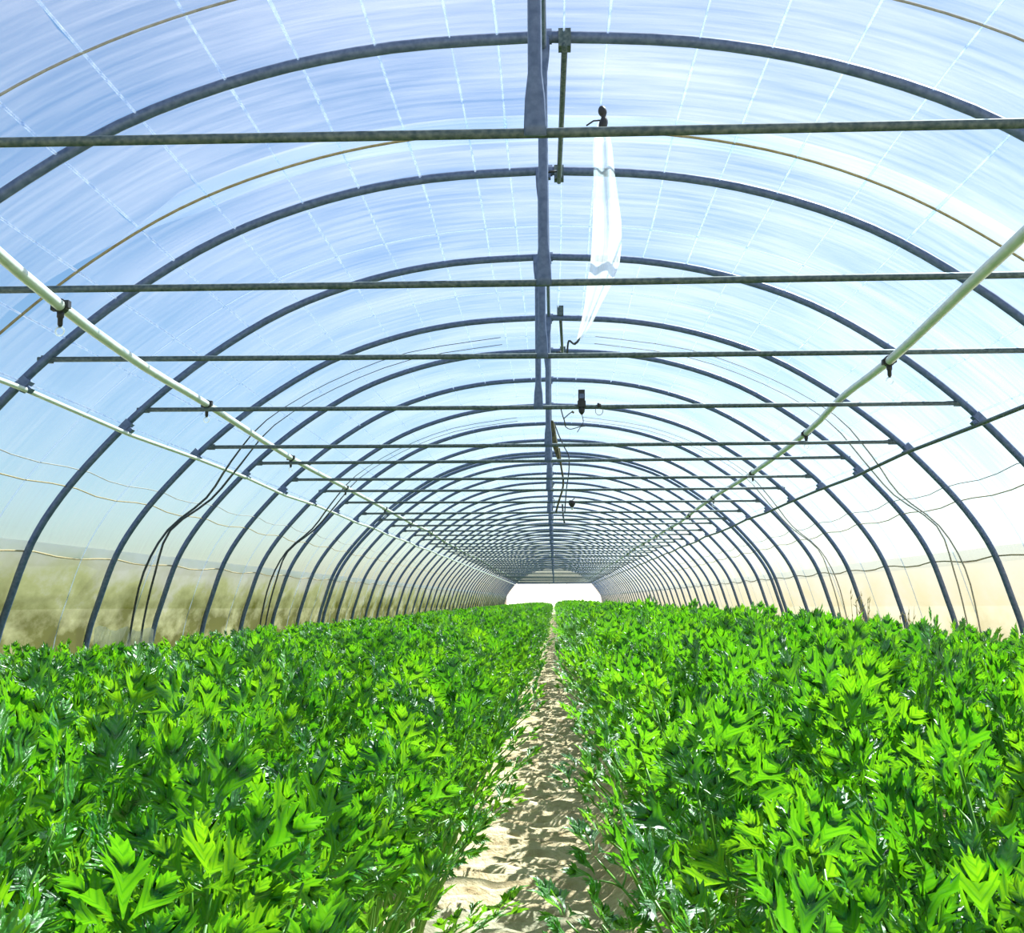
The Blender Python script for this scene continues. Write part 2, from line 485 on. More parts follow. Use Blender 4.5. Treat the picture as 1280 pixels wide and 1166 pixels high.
# keep the flat faces turned towards the tunnel axis
V = [Vector(v) for v in V]
wx = max(abs(v.x) for v in V); wy = max(abs(v.y) for v in V)
if wx < wy: V = [Vector((v.y, v.x, v.z)) for v in V]
post_me = mesh('king_post', V, Fc, M_STEEL)
V, Fc = box((0, 0, 0), (0.075, 0.062, 0.05)); box((0, 0, -0.035), (0.03, 0.05, 0.04), V, Fc)
clamp_me = mesh('purlin_clamp', V, Fc, M_STEEL, False)
V, Fc = tube([(-0.034, 0, 0), (0.034, 0, 0)], 0.031, 10); box((0, 0, -0.030), (0.05, 0.04, 0.03), V, Fc)
collar_me = mesh('ridge_clamp', V, Fc, M_STEEL, False)
V, Fc = box((0, 0, 0), (0.065, 0.012, 0.042)); tube([(0, -0.014, 0), (0, 0.014, 0)], 0.009, 6, True, V, Fc)
plate_me = mesh('tie_plate', V, Fc, M_TIE, False)

H_DZ = {0: .012, 1: .012, 2: -.012, 3: -.055, 4: 0.0, 5: .02}
T_DZ = {-1: .022, 0: .02, 1: .04, 2: .015, 3: -.035, 4: .02, 5: .015, 6: .035}
P_X = {-1: -0.004, 0: 0.006, 1: -0.015, 2: -0.055, 3: 0.0, 4: -0.01}
ORD = ['', 'first', 'second', 'third', 'fourth', 'fifth', 'sixth', 'seventh', 'eighth', 'ninth', 'tenth', 'eleventh', 'twelfth']
HOOP_LABEL = {
    -2: 'grey steel hoop standing before all other hoops, above the first plants',
    -1: 'grey steel hoop whose flat-ended king post stands before the hanging strip and its knot',
    0: 'grey steel hoop just before the hanging plastic strip, a spacer rod clamped to its top',
    1: 'grey steel hoop with the string end of the plastic strip tied to its bar',
    2: 'grey steel hoop carrying the small black box on its tie bar',
    3: 'grey steel hoop with tie bar, next after the hoop carrying the black box',
    4: 'grey steel hoop with tie bar, just after the first pair of dark ropes',
    5: 'grey steel hoop with tie bar, second after the first pair of dark ropes',
    6: 'grey steel hoop between the hanging brown strap and the hoop before it',
    7: 'grey steel hoop with the small black lamp on its tie bar',
}
def steel_hoop(i, y, label, group, clamps):
    t = empty('steel_hoop', (0, y, 0))
    tag(t, label, 'hoop', group)
    dz = H_DZ.get(i, random.uniform(-.01, .01))
    h = link('hoop', hoop_me, t); h.scale = (1, 1, 1+dz/H_APEX)
    tz = Z_TIE+T_DZ.get(i, random.uniform(-.012, .02))
    b = link('tie_bar', tie_me, t, (0, 0, tz)); b.rotation_euler = (0, random.uniform(-.003, .003), 0)
    k = link('king_post', post_me, t, (P_X.get(i, random.uniform(-.03, .01)), -0.024, tz-0.022))
    k.scale = (1, 1, (H_APEX+dz-tz+0.03)/PH)
    if clamps:
        for sx in (-1, 1):
            link('tie_plate', plate_me, b, (sx*(X_TIE-0.05), 0, 0))
            c = link('purlin_clamp', clamp_me, t, (sx*2.735, 0, 1.135+HC)); c.rotation_euler = (0, sx*R(46), 0)
        link('ridge_clamp', collar_me, t, (0.010, 0, H_APEX+dz))
    return t
for i in range(I_MIN, I_MAX+1):
    if i in HOOP_LABEL:
        steel_hoop(i, hoop_y(i), HOOP_LABEL[i], 'steel hoops of the tunnel frame', True)
    else:
        steel_hoop(i, hoop_y(i), ('%s grey steel hoop counted on from the one with the black lamp' % ORD[i-7] if i-7 < 13 else 'small far grey steel hoop deep in the tunnel towards the white far end'), 'steel hoops of the tunnel frame', i < 14)
t = empty('steel_hoop', (0, hoop_y(9)+0.34, 0))
tag(t, 'extra steel hoop set close behind another, doubling the frame beyond the black lamp', 'hoop', 'steel hoops of the tunnel frame')
link('hoop', hoop_me, t)

# ------------------------------------------------------------------ long pipes
def long_tube(name, path, r, mat, label, cat, n=8, group=None):
    o = link(name, mesh(name, *tube(path, r, n), mat))
    return tag(o, label, cat, group)
ys = [hoop_y(i) for i in range(I_MIN, I_MAX+1)]
long_tube('ridge_pipe', [(0.010, y, H_APEX-0.042) for y in [Y_BACK]+ys], 0.013, M_STEEL, 'thin steel ridge pipe clamped under the tops of all hoops', 'pipe')
for sx, w in ((-1, 'green-stained wall'), (1, 'cream wall')):
    pts = [(sx*(2.71+0.008*math.sin(k*1.7)), y, HC+1.135-0.045+0.012*math.sin(k*2.3+sx)) for k, y in enumerate([Y_BACK]+ys)]
    long_tube('side_purlin', pts, 0.0145, M_PIPE if sx < 0 else M_TIE, 'thin steel purlin pipe clamped to the hoops on the %s side' % w, 'pipe', group='side purlins')

def run(pts):                               # keep the last offsets to the far end
    y, x, z = pts[-1]
    out = [(p[1], p[0], p[2]+HC) for p in pts]
    k = y+1.5
    while k < Y_END:
        out.append((x+0.03*math.sin(k*0.37), k, z+HC+0.008*math.sin(k*0.9))); k += 1.5
    return out
LP = [(Y_BACK, -1.36, 1.10), (hoop_y(-1), -1.72, 1.165), (hoop_y(0), -1.92, 1.172), (hoop_y(1), -2.09, 1.215), (hoop_y(2), -2.215, 1.276), (hoop_y(4), -2.33, 1.283), (hoop_y(6), -2.36, 1.298), (hoop_y(8), -2.33, 1.285), (hoop_y(10), -2.33, 1.280)]
RP = [(Y_BACK, 1.18, 1.08), (hoop_y(-1), 1.50, 1.165), (hoop_y(0), 1.64, 1.195), (hoop_y(1), 1.765, 1.215), (hoop_y(2), 1.875, 1.235+0.04), (hoop_y(3), 1.97, 1.262), (hoop_y(5), 2.06, 1.278), (hoop_y(7), 2.06, 1.29), (hoop_y(9), 2.10, 1.285)]
pathL, pathR = run(LP), run(RP)
long_tube('irrigation_pipe', smooth_path(pathL, 3), 0.0225, M_PIPE, 'pale overhead irrigation pipe along the green-stained wall side', 'pipe', 12, 'irrigation pipes')
long_tube('irrigation_pipe', smooth_path(pathR, 3), 0.0225, M_PIPE, 'pale overhead irrigation pipe along the cream wall side', 'pipe', 12, 'irrigation pipes')

def path_at(path, y):
    for a, b in zip(path, path[1:]):
        if a[1] <= y <= b[1]:
            t = (y-a[1])/(b[1]-a[1]); return Vector(a).lerp(Vector(b), t)
# sprinkler: clip round the pipe, body below, clear ring at the tip
V, Fc = tube([(0, -0.016, 0), (0, 0.016, 0)], 0.029, 12); box((0.026, 0, 0.006), (0.02, 0.03, 0.03), V, Fc); box((-0.026, 0, -0.006), (0.02, 0.03, 0.026), V, Fc)
clip_me = mesh('pipe_clip', V, Fc, M_BLACK, False)
V, Fc = tube([(0, 0, -0.02), (0, 0, -0.045), (0, 0, -0.05), (0, 0, -0.075), (0, 0, -0.085)], [0.015, 0.015, 0.011, 0.011, 0.006], 8)
body_me = mesh('nozzle_body', V, Fc, M_BLACK)
ring = [(0.018*math.cos(k*math.pi/6), 0, -0.103+0.018*math.sin(k*math.pi/6)) for k in range(13)]
ring_me = mesh('deflector_ring', *tube(ring, 0.0035, 6, False), M_STRIP)
ring_me.uv_layers.new(name='UVMap')
def sprinkler(path, i, side, num):
    first = num == 1
    p = path_at(path, hoop_y(i)+0.02)
    o = empty('sprinkler', p)
    w = 'green-stained' if side < 0 else 'cream'
    tag(o, ('small black sprinkler, first one hanging from the irrigation pipe on the %s wall side' if first else
            ORD[num]+' small black sprinkler along the irrigation pipe on the %s wall side') % w, 'sprinkler', 'sprinklers on the irrigation pipes')
    link('pipe_clip', clip_me, o); link('nozzle_body', body_me, o); link('deflector_ring', ring_me, o)
for k in range(10): sprinkler(pathL, 2*k, -1, k+1)
for k in range(10): sprinkler(pathR, 2*k+1, 1, k+1)

# spacer rods clamped between two hoops beside the ridge
def spacer(i, x0, x1, label):
    a = Vector((x0, hoop_y(i), H_APEX-0.04)); b = Vector((x1, hoop_y(i+1), H_APEX-0.04))
    o = empty('spacer_rod', a)
    tag(o, label, 'rod', 'spacer rods beside the ridge')
    d = b-a
    link('rod', mesh('rod', *tube([Vector((0, -0.03, 0)), d*0.5, d+Vector((0, 0.03, 0))], 0.0125, 8), M_TIE), o)
    for p in (Vector((0, 0, 0.035)), d+Vector((0, 0, 0.035))):
        link('clamp', mesh('clamp', *box((0, 0, 0), (0.05, 0.06, 0.075)), M_TIE, False), o, p)
    V, Fc = tube([d+Vector((-0.06, -0.12, 0.0)), d+Vector((0.0, -0.10, 0.012))], 0.006, 6)
    link('bolt', mesh('bolt', V, Fc, M_BLACK), o)
spacer(0, 0.095, 0.078, 'short dark spacer rod just before the hanging plastic strip')
spacer(3, 0.10, 0.13, 'short dark spacer rod behind the tip of the hanging plastic strip')

# ------------------------------------------------------------------ cords and ropes on the film
def cord_on_film(name, y, s0, s1, r, mat, label, cat, group, off=0.030, wob=0.02, n=5, step=0.12):
    path = []
    s = s0
    k = random.random()*50
    while True:
        b = on_arc(s, off-0.012)
        path.append((b.x, y+wob*noise.noise(Vector((s*0.8, k, 0))), b.z))
        if s >= s1: break
        s = min(s+step, s1)
    o = link(name, mesh(name, *tube(path, r, n), mat))
    return tag(o, label, cat, group)
SMAX = ARC[-1]
for i in range(I_MIN, 30):
    y = hoop_y(i)+0.95
    if i == 0:
        cord_on_film('tie_down_cord', SEAM, -SMAX+0.5, SMAX-0.5, 0.007, M_BROWN, 'stained brown cord along the roof film seam above the hanging strip', 'cord', 'cords over the film')
    elif i == -1:
        cord_on_film('tie_down_cord', y, -SMAX+0.5, SMAX-0.5, 0.0055, M_ROPE, 'thin grey cord over the film before the brown-stained cord', 'cord', 'cords over the film')
    else:
        cord_on_film('tie_down_cord', y, -SMAX+0.5, SMAX-0.5, 0.004, M_CREASE, 'pale cord over the film at the front above the first plants' if i < 0 else '%s faint pale cord over the film beyond the brown-stained cord' % ORD[i] if i < 11 else 'faint far pale cord over the film beyond the brown strap', 'cord', 'cords over the film')
# dark ropes running down the flanks to the ground
def flank_rope(y, sx, kink, spread, label, group):
    thick, mat = (0.0095, M_DARKROPE) if sx < 0 else (0.0065, M_ROPE)
    path = []
    for k, (s, dy) in enumerate([(0.4, 0.1), (1.2, 0.06), (1.9, 0.0), (2.5, -0.10), (2.95, -0.02), (3.35, 0.10+kink), (3.75, spread), (4.15, 0.05), (4.6, 0.18), (5.2, 0.2)]):
        b = on_arc(sx*min(s, SMAX), -0.02 - 0.05*(k in (4, 5)))
        path.append((b.x, y+dy, b.z))
    o = link('flank_rope', mesh('flank_rope', *tube(smooth_path(path, 3), [0.003 if q < 8 else min(thick, 0.003+0.0013*(q-8)) for q in range(28)], 6), mat))
    tag(o, label, 'rope', group)
for y, n in ((9.72, 'first'), (14.15, 'second')):
    for sx, w in ((-1, 'green-stained'), (1, 'cream')):
        for q, (dy, kk, sp) in enumerate(((0.0, 0.12, 0.10), (0.28, -0.02, -0.12))):
            flank_rope(y+dy, sx, kk, sp, '%s %s rope of the %s pair running down the %s wall' % (('near', 'far')[q], 'dark' if sx < 0 else 'thin grey', n, w), 'rope pairs down the tunnel sides')
# cords at the top of the skirts and above
for sx, w in ((-1, 'green-stained'), (1, 'cream')):
    for zz, r, mat, txt in ((0.335, 0.006, M_BROWN, 'brown cord sagging along the top hem of the %s skirt'), (0.755, 0.0045, M_BROWN, 'thin brown wire along the film above the %s skirt hem cord'), (0.865, 0.0035, M_ROPE, 'thin grey wire along the film, highest above the %s skirt')):
        path = []
        prof = profile_offset(-0.003 if zz > .5 else 0.012)
        y = Y_BACK
        while y < 60:
            ph = (y-Y0)/BAY; ph -= math.floor(ph)
            z = HC+zz-0.035*math.sin(math.pi*ph)+0.01*noise.noise(Vector((y*0.7, zz*9, sx)))
            for a, b in zip(prof, prof[1:]):
                if a.x*sx > 0 and b.x*sx > 0 and min(a.z, b.z) <= z <= max(a.z, b.z):
                    t = (z-a.z)/(b.z-a.z); x = a.x+(b.x-a.x)*t; break
            path.append((x+sx*0.012, y, z)); y += BAY/4
        o = link('hem_cord', mesh('hem_cord', *tube(path, r, 5), mat))
        tag(o, txt % w, 'cord', 'long cords along the tunnel sides')

# ------------------------------------------------------------------ hanging plastic strip
def build_strip():
    rows = [(150, 749, 756), (166, 743, 762), (185, 741, 765), (215, 742, 768), (250, 742, 772), (280, 741, 776), (305, 740, 777), (330, 738, 774), (355, 734, 766), (380, 731, 752), (405, 726, 740), (424, 721, 727)]
    yt, yb = SEAM-0.35, hoop_y(1)-0.05
    V = []
    n = 12
    for k, (py, l, r) in enumerate(rows):
        t = k/(len(rows)-1)
        Y = yt+(yb-yt)*t
        a, b = at_depth(l, py, Y), at_depth(r, py, Y)
        for j in range(n+1):
            u = j/n
            p = a.lerp(b, u)
            amp = 0.035*min(1, (b-a).length/0.08)
            p.y += amp*math.sin(u*9+k*0.35)*(0.4+0.6*u) + 0.01*noise.noise(Vector((u*6, k*0.9, 2)))
            p.x += 0.006*noise.noise(Vector((u*3, k*1.7, 5)))*(u if u > 0.5 else 0.2)
            V.append(p)
    Fc = [(k*(n+1)+j, k*(n+1)+j+1, (k+1)*(n+1)+j+1, (k+1)*(n+1)+j) for k in range(len(rows)-1) for j in range(n)]
    base = V[0].copy()
    o = empty('plastic_strip', base)
    tag(o, 'torn milky plastic strip hanging by a black knot from the roof film', 'plastic strip')
    me = mesh('strip_sheet', [v-base for v in V], Fc, M_STRIP)
    uvl = me.uv_layers.new(name='UVMap')
    for lp in me.loops:
        vi = lp.vertex_index
        uvl.data[lp.index].uv = ((vi//(n+1))*0.15, (vi % (n+1))*0.03)
    link('sheet', me, o)
    k0 = at_depth(752, 133, yt); k1 = at_depth(755, 150, yt); k2 = at_depth(752, 162, yt)
    kn = link('knot', mesh('knot', *tube(smooth_path([k0-base, k0.lerp(k1, .5)-base, k1-base, k2-base], 4), [0.010+0.010*abs(math.sin(i*0.5)) for i in range(13)], 8), M_BLACK), o)
    kn['label'] = 'black twisted knot'
    link('loose_end', mesh('loose_end', *tube([k1-base, at_depth(742, 151, yt)-base, at_depth(733, 157, yt)-base], 0.004, 5), M_BLACK), o)
    e0 = V[-6]; 
    e1 = at_depth(718, 430, yb); e2 = at_depth(711, 426, yb); e3 = at_depth(709, 441, hoop_y(1)-0.016)
    link('string', mesh('string', *tube(smooth_path([e0-base, e1-base, e2-base, e3-base], 4), 0.0055, 6), M_DARKROPE), o)
    link('torn_tail', mesh('torn_tail', *tube([e1-base, at_depth(722, 427, yb)-base, at_depth(727, 419, yb)-base], [0.007, 0.006, 0.002], 5), M_DARKROPE), o)
build_strip()

# ------------------------------------------------------------------ small things on the tie bars and ridge
tz2 = Z_TIE+T_DZ[2]
p = at_depth(727, 503, hoop_y(2))
o = tag(empty('control_box', (p.x, hoop_y(2), tz2)), 'small black box clipped on a tie bar with a dangling wire', 'box')
V, Fc = box((0, 0, 0.062), (0.042, 0.04, 0.085)); box((0, 0, 0.012), (0.052, 0.05, 0.04), V, Fc)
me = mesh('housing', V, Fc, M_BLACK, False); link('housing', me, o)
link('lens_band', mesh('lens_band', *box((0, -0.022, 0.062), (0.030, 0.006, 0.03)), M_STEEL, False), o)
link('bracket', mesh('bracket', *tube([(0, 0, 0), (0, 0, -0.04), (0, 0, -0.055)], [0.024, 0.018, 0.006], 8), M_BLACK), o)
link('wire', mesh('wire', *tube(smooth_path([(0, 0, -0.05), (0.01, 0, -0.10), (-0.005, 0, -0.13), (-0.03, 0, -0.17)], 4), 0.0025, 5), M_BLACK), o)
p = at_depth(749, 513, hoop_y(2))
o = tag(empty('wire_loop', (p.x, hoop_y(2), tz2)), 'thin wire loop hanging from the tie bar beside the black box', 'wire')
link('loop', mesh('loop', *tube([(0.025*math.sin(a*math.pi/6), 0.0, -0.030+0.03*math.cos(a*math.pi/6)) for a in range(13)], 0.0025, 5, False), M_ROPE), o)
link('knot', mesh('knot', *tube([(-0.012, 0, 0.002), (0.012, 0, 0.002)], 0.018, 8), M_BLACK), o)
p0 = at_depth(701, 511, hoop_y(2))
V, Fc = tube(smooth_path([(0, 0, -0.012), (0.012, 0, -0.06), (0.022, 0.01, -0.09), (0.03, 0.02, -0.13)], 3), 0.004, 5)
tube(smooth_path([(0.018, 0.01, -0.08), (0.05, 0.015, -0.05), (0.07, 0.02, -0.035)], 3), 0.0035, 5, True, V, Fc)
tube(smooth_path([(0.07, 0.02, -0.03), (0.085, 0.02, -0.04)], 3), 0.007, 5, True, V, Fc)
tube(smooth_path([(0.03, 0.02, -0.13), (0.06, 0.03, -0.145), (0.12, 0.03, -0.13), (0.16, 0.03, -0.125)], 3), 0.003, 5, True, V, Fc)
o = tag(link('dry_vine', mesh('dry_vine', V, Fc, M_VINE), None, (p0.x, hoop_y(2), tz2)), 'small dry vine twig dangling from the tie bar by the black box', 'vine')

# brown strap and cords hanging from the ridge deeper in
D = hoop_y(6)+0.9
def hang(pixels, rad, name, mat, label, cat, D=D, n=6):
    pts = [at_depth(x, y, D) for x, y in pixels]
    pts[0].z = min(pts[0].z, H_APEX-0.045)
    b = pts[0].copy()
    o = link(name, mesh(name, *tube(smooth_path([q-b for q in pts], 4), rad, n), mat), None, b)
    return tag(o, label, cat)
hang([(690, 518), (691, 535), (693, 552), (697, 567), (699, 578)], [0.015+0.022*math.sin(math.pi*min(1, i/15)) for i in range(17)], 'hanging_strap', M_VINE, 'thick dark brown strap hanging from the ridge pipe', 'strap')
hang([(699, 560), (701, 580), (704, 600), (703, 612), (699, 625), (695, 640)], 0.012, 'dangling_rope', M_VINE, 'dark green cord dangling below the thick brown strap', 'cord', D+0.1)
hang([(693, 524), (699, 545), (706, 560), (711, 570), (711, 590), (708, 612), (706, 640)], 0.0075, 'dangling_rope', M_DARKROPE, 'thin dark cord hanging beside the thick brown strap', 'cord', D+0.25)
hang([(689, 590), (694, 602), (689, 614), (693, 628), (688, 642)], 0.008, 'dangling_rope', M_DARKROPE, 'wavy dark cord hanging behind the thick brown strap', 'cord', hoop_y(12)+.3)
hang([(703, 628), (704, 645), (706, 655)], 0.02, 'dangling_rope', M_DARKROPE, 'short dark cord end hanging farther along the ridge', 'cord', hoop_y(15)+.2)
p = at_depth(715, 628, hoop_y(7))
tz7 = Z_TIE
o = tag(empty('tie_bar_lamp', (p.x, hoop_y(7), Z_TIE)), 'small black lamp fixed on a tie bar deeper in the tunnel', 'lamp')
link('cap', mesh('cap', *tube([(0, 0, 0.035), (0, 0, 0.02), (0, 0, -0.015), (0, 0, -0.04), (0, 0, -0.055)], [0.034, 0.042, 0.042, 0.026, 0.012], 10), M_BLACK), o)
link('arm', mesh('arm', *tube([(0, 0, 0.03), (0.02, 0, 0.05), (0.035, 0, 0.06)], 0.006, 6), M_BLACK), o)
link('bulb', mesh('bulb', *tube([(0, 0, -0.05), (0, 0, -0.07), (0, 0, -0.085)], [0.012, 0.018, 0.008], 8), M_PIPE), o)
b = at_depth(690, 693, 38.0)  # plain white globe for the small round white spot far down
o = tag(empty('white_globe', b), 'round white globe hanging from the ridge far down', 'lamp')
gp = [(0, 0, 0.09*math.cos(k*math.pi/10)) for k in range(11)]
link('globe', mesh('globe', *tube(gp, [max(0.012, 0.09*math.sin(k*math.pi/10)) for k in range(11)], 14), M_PIPE), o)
link('cable', mesh('cable', *tube([(0, 0, 0.085), (0, 0, H_APEX-0.05-b.z)], 0.006, 5), M_BLACK), o)
link('socket', mesh('socket', *tube([(0, 0, 0.08), (0, 0, 0.13)], [0.03, 0.018], 8), M_BLACK), o)

# ------------------------------------------------------------------ far gable: film above, white sheets standing in for the bright outside below
prof = profile_offset(0.02)
ZD = 1.20+HC
up = [q for q in prof if q.z >= ZD-0.02]
V = [(q.x, 0, q.z) for q in up] + [(up[-1].x, 0, ZD), (up[0].x, 0, ZD)]
me = mesh('gable_film', V, [tuple(range(len(V)))], M_FILM, False)
uvl = me.uv_layers.new(name='UVMap')
for lp in me.loops:
    v = me.vertices[lp.vertex_index].co; uvl.data[lp.index].uv = (v.x, v.z)
o = link('wall_far', me, None, (0, Y_END+0.05, 0)); tag(o, 'film gable closing the far end above the white daylight sheets', 'film', kind='structure')
V, Fc = tube([(-2.62, 0, 0), (2.62, 0, 0)], 0.05, 8)
tag(link('trim_1', mesh('door_rail', V, Fc, M_STEEL), None, (0, Y_END-0.02, ZD)), 'steel rail above the white daylight sheets at the far end', 'rail', kind='structure')
edges = [-3.45, -0.30, 0.95, 3.45]
for k in range(3):
    a, c = edges[k]+0.02, edges[k+1]-0.02
    ta, tc_ = (max(a, -2.7), min(c, 2.7))
    V = [(a, 0, 0.02), (c, 0, 0.02), (c if c < 2.7 else 3.36, 0, 1.3), (tc_, 0, ZD-0.03), (ta, 0, ZD-0.03), (a if a > -2.7 else -3.36, 0, 1.3)]
    V = [Vector(v) for v in V]
    n0 = len(V)
    V += [v+Vector((0, 0.02, 0)) for v in V]
    Fc = [tuple(range(n0)), tuple(reversed(range(n0, 2*n0)))] + [(i, (i+1) % n0, (i+1) % n0+n0, i+n0) for i in range(n0)]
    me = mesh('door_sheet', V, [Fc[0]], M_DAYLIGHT, False)
    uvl = me.uv_layers.new(name='UVMap')
    for lp in me.loops:
        v = me.vertices[lp.vertex_index].co; uvl.data[lp.index].uv = (v.x*0.1, v.z*0.1)
    o = link('door_%d' % (k+1), me, None, (0, Y_END+0.02, 0))
    tag(o, ('white sheet standing for daylight at the far end beside the green-stained wall', 'narrow middle white sheet standing for daylight at the far end', 'white sheet standing for daylight at the far end beside the cream wall')[k], 'door', kind='structure')

# ------------------------------------------------------------------ dry weeds and loose strip along the walls
def weed(x, y, h, n, label, group):
    V, Fc = [], []
    for k in range(n):
        a = random.uniform(0, 6.28); l = random.uniform(0.03, 0.16); hh = h*random.uniform(0.6, 1)
        b = Vector((random.uniform(-.06, .06), random.uniform(-.12, .12), 0))
        tube(smooth_path([b, b+Vector((l*math.cos(a)*.3, l*math.sin(a)*.3, hh*.5)), b+Vector((l*math.cos(a)*.5, l*math.sin(a), hh))], 3), [0.004, 0.004, 0.004, 0.0035, 0.003, 0.002, 0.001], 4, True, V, Fc)
        for s in range(3):
            f = random.uniform(.5, 1); pp = b+Vector((l*math.cos(a)*.5*f, l*math.sin(a)*f, hh*f))
            tube([pp, pp+Vector((random.uniform(-.03, .03), random.uniform(-.06, .06), random.uniform(.02, .07)))], [0.006, 0.001], 4, True, V, Fc)
    tag(link('dry_weed', mesh('dry_weed', V, Fc, M_DRY), None, (x, y, 0.1)), label, 'weed', group)
weed(3.25, 12.75, 1.0, 22, 'dry straw-coloured weed tuft against the cream wall between hoops', 'dry weeds at the cream wall')
weed(3.28, 11.2, 0.85, 10, 'thin dry weed stalks low against the cream wall', 'dry weeds at the cream wall')
V = []
for k in range(13):
    y = hoop_y(3)+0.06+k*(BAY-0.12)/12
    for z in (0.40, 0.60+0.03*math.sin(k*.9), 0.80+0.02*math.sin(k*1.3)-0.004*k):
        V.append((-3.505-0.03*(0.8-z), y, z))
Fc = [(k*3+j, k*3+j+1, k*3+j+4, k*3+j+3) for k in range(12) for j in range(2)]
o = link('loose_sheet', mesh('loose_sheet', V, Fc, M_STRIP)); o.data.uv_layers.new(name='UVMap')
tag(o, 'pale loose plastic sheet tucked low against the green-stained wall', 'plastic sheet')

# ------------------------------------------------------------------ leafy plants
OUT = [(0.012, 0.0), (0.05, 0.20), (0.115, 0.38), (0.20, 0.53), (0.34, 0.70), (0.265, 0.68), (0.35, 0.86), (0.235, 0.77), (0.25, 0.93), (0.115, 0.62), (0.165, 0.90), (0.11, 0.86), (0.115, 1.02), (0.05, 0.95), (0.0, 1.10)]
MIDY = [0.0, 0.14, 0.26, 0.36, 0.44, 0.47, 0.51, 0.54, 0.57, 0.585, 0.76, 0.80, 0.90, 0.93, 1.10]
LUV = [(0.0, y) for y in MIDY]
for _sg in (-1, 1):
    LUV += [(x*0.5, (y+m)*0.5) for (x, y), m in list(zip(OUT, MIDY))[:-1]] + [(x, y) for x, y in OUT[:-1]]
def leaflet(V, Fc, base, direc, nrm, size, fold, bend, rng):
    """one toothed three-lobed leaflet: base point, direction, face normal"""
    d = direc.normalized()
    s = d.cross(nrm).normalized()
    n = s.cross(d).normalized()
    k0 = len(V)
    j1 = rng.uniform(-.06, .06)
    def P(x, y):
        z = fold*abs(x) - bend*y*y + 0.035*math.sin(y*9+x*7+j1*40) + 0.035*math.sin(abs(x)*26)*y
        return base + (s*(x+j1*y*y) + d*y + n*z)*size
    m = len(OUT)
    wf = rng.uniform(0.85, 1.15)
    for i in range(m): V.append(P(0, MIDY[i]))
    for sg in (-1, 1):
        for i in range(m-1):
            x, y = OUT[i]
            V.append(P(sg*x*0.5*wf, (y+MIDY[i])*0.5))
        for i in range(m-1):
            x, y = OUT[i]
            jt = 1+rng.uniform(-.10, .10)
            V.append(P(sg*x*wf*jt, y*(1+0.4*(jt-1))))
    for q, sg in enumerate((-1, 1)):
        a0 = k0+m+q*2*(m-1); b0 = a0+(m-1)
        for i in range(m-2):
            f1 = (k0+i, k0+i+1, a0+i+1, a0+i); f2 = (a0+i, a0+i+1, b0+i+1, b0+i)
            if sg > 0: f1 = f1[::-1]; f2 = f2[::-1]
            Fc.append(f1); Fc.append(f2)
        f1 = (k0+m-2, k0+m-1, a0+m-2); f2 = (a0+m-2, k0+m-1, b0+m-2)
        if sg > 0: f1 = f1[::-1]; f2 = f2[::-1]
        Fc.append(f1); Fc.append(f2)

def make_leaf(seed, lean, length, size):
    """compound leaf on a stalk growing from the origin and leaning towards +X; returns (blade mesh, stalk mesh)"""
    rng = random.Random(seed)
    V, Fc, SV, SF = [], [], [], []
    a0 = R(lean*0.45)
    pts = []
    p = Vector((0.02, 0, 0))
    n = 7
    for k in range(n+1):
        pts.append(p.copy())
        a = a0+(R(lean)-a0)*(k/n)**1.3*1.5
        p = p+Vector((math.sin(a), rng.uniform(-.03, .03), math.cos(a)))*(length/n)
    tube(pts, [0.007-0.0045*k/n for k in range(n+1)], 5, True, SV, SF)
    tip = pts[-1]
    d = (pts[-1]-pts[-2]).normalized()
    upv = Vector((-d.z, 0, d.x))
    if upv.z < 0: upv = -upv
    side = d.cross(upv).normalized()
    def fan(b, dr, nr, sz, m):
        sd = dr.cross(nr).normalized()
        angs = [0, -36, 36, -76, 76][:m]
        for q, an in enumerate(angs):
            an = R(an+rng.uniform(-12, 12))
            dd = (dr*math.cos(an)+sd*math.sin(an)+nr*rng.uniform(-.05, .55)).normalized()
            nn = (nr - dd*nr.dot(dd) + sd*rng.uniform(-.35, .35)).normalized()
            bb = b+dd*0.012
            leaflet(V, Fc, bb, dd, nn, sz*(1.0 if q == 0 else 0.86 if q < 3 else 0.62)*rng.uniform(.88, 1.12), rng.uniform(.1, .6), rng.uniform(-.08, .42), rng)
    # end fan and one pair of side fans
    end = tip+d*0.035
    tube([tip, end], [0.0025, 0.0018], 4, True, SV, SF)
    fan(end, d, upv, size, 5)
    for sg in (-1, 1):
        b0 = pts[-2].lerp(tip, 0.35)
        dr = (d*0.55+side*sg*0.85+upv*rng.uniform(-.05, .3)).normalized()
        b1 = b0+dr*size*rng.uniform(.55, .75)
        tube([b0, b0.lerp(b1, .5)+upv*0.004, b1], [0.0028, 0.0022, 0.0016], 4, True, SV, SF)
        nr = (upv - dr*upv.dot(dr)).normalized()
        fan(b1, dr, nr, size*0.9, 5 if sg > 0 else 3)
    me = mesh('leaf', V, Fc, M_LEAF)
    uvl = me.uv_layers.new(name='UVMap')
    for lp in me.loops:
        uvl.data[lp.index].uv = LUV[lp.vertex_index % len(LUV)]
    return me, mesh('leaf_stalk', SV, SF, M_STALK)

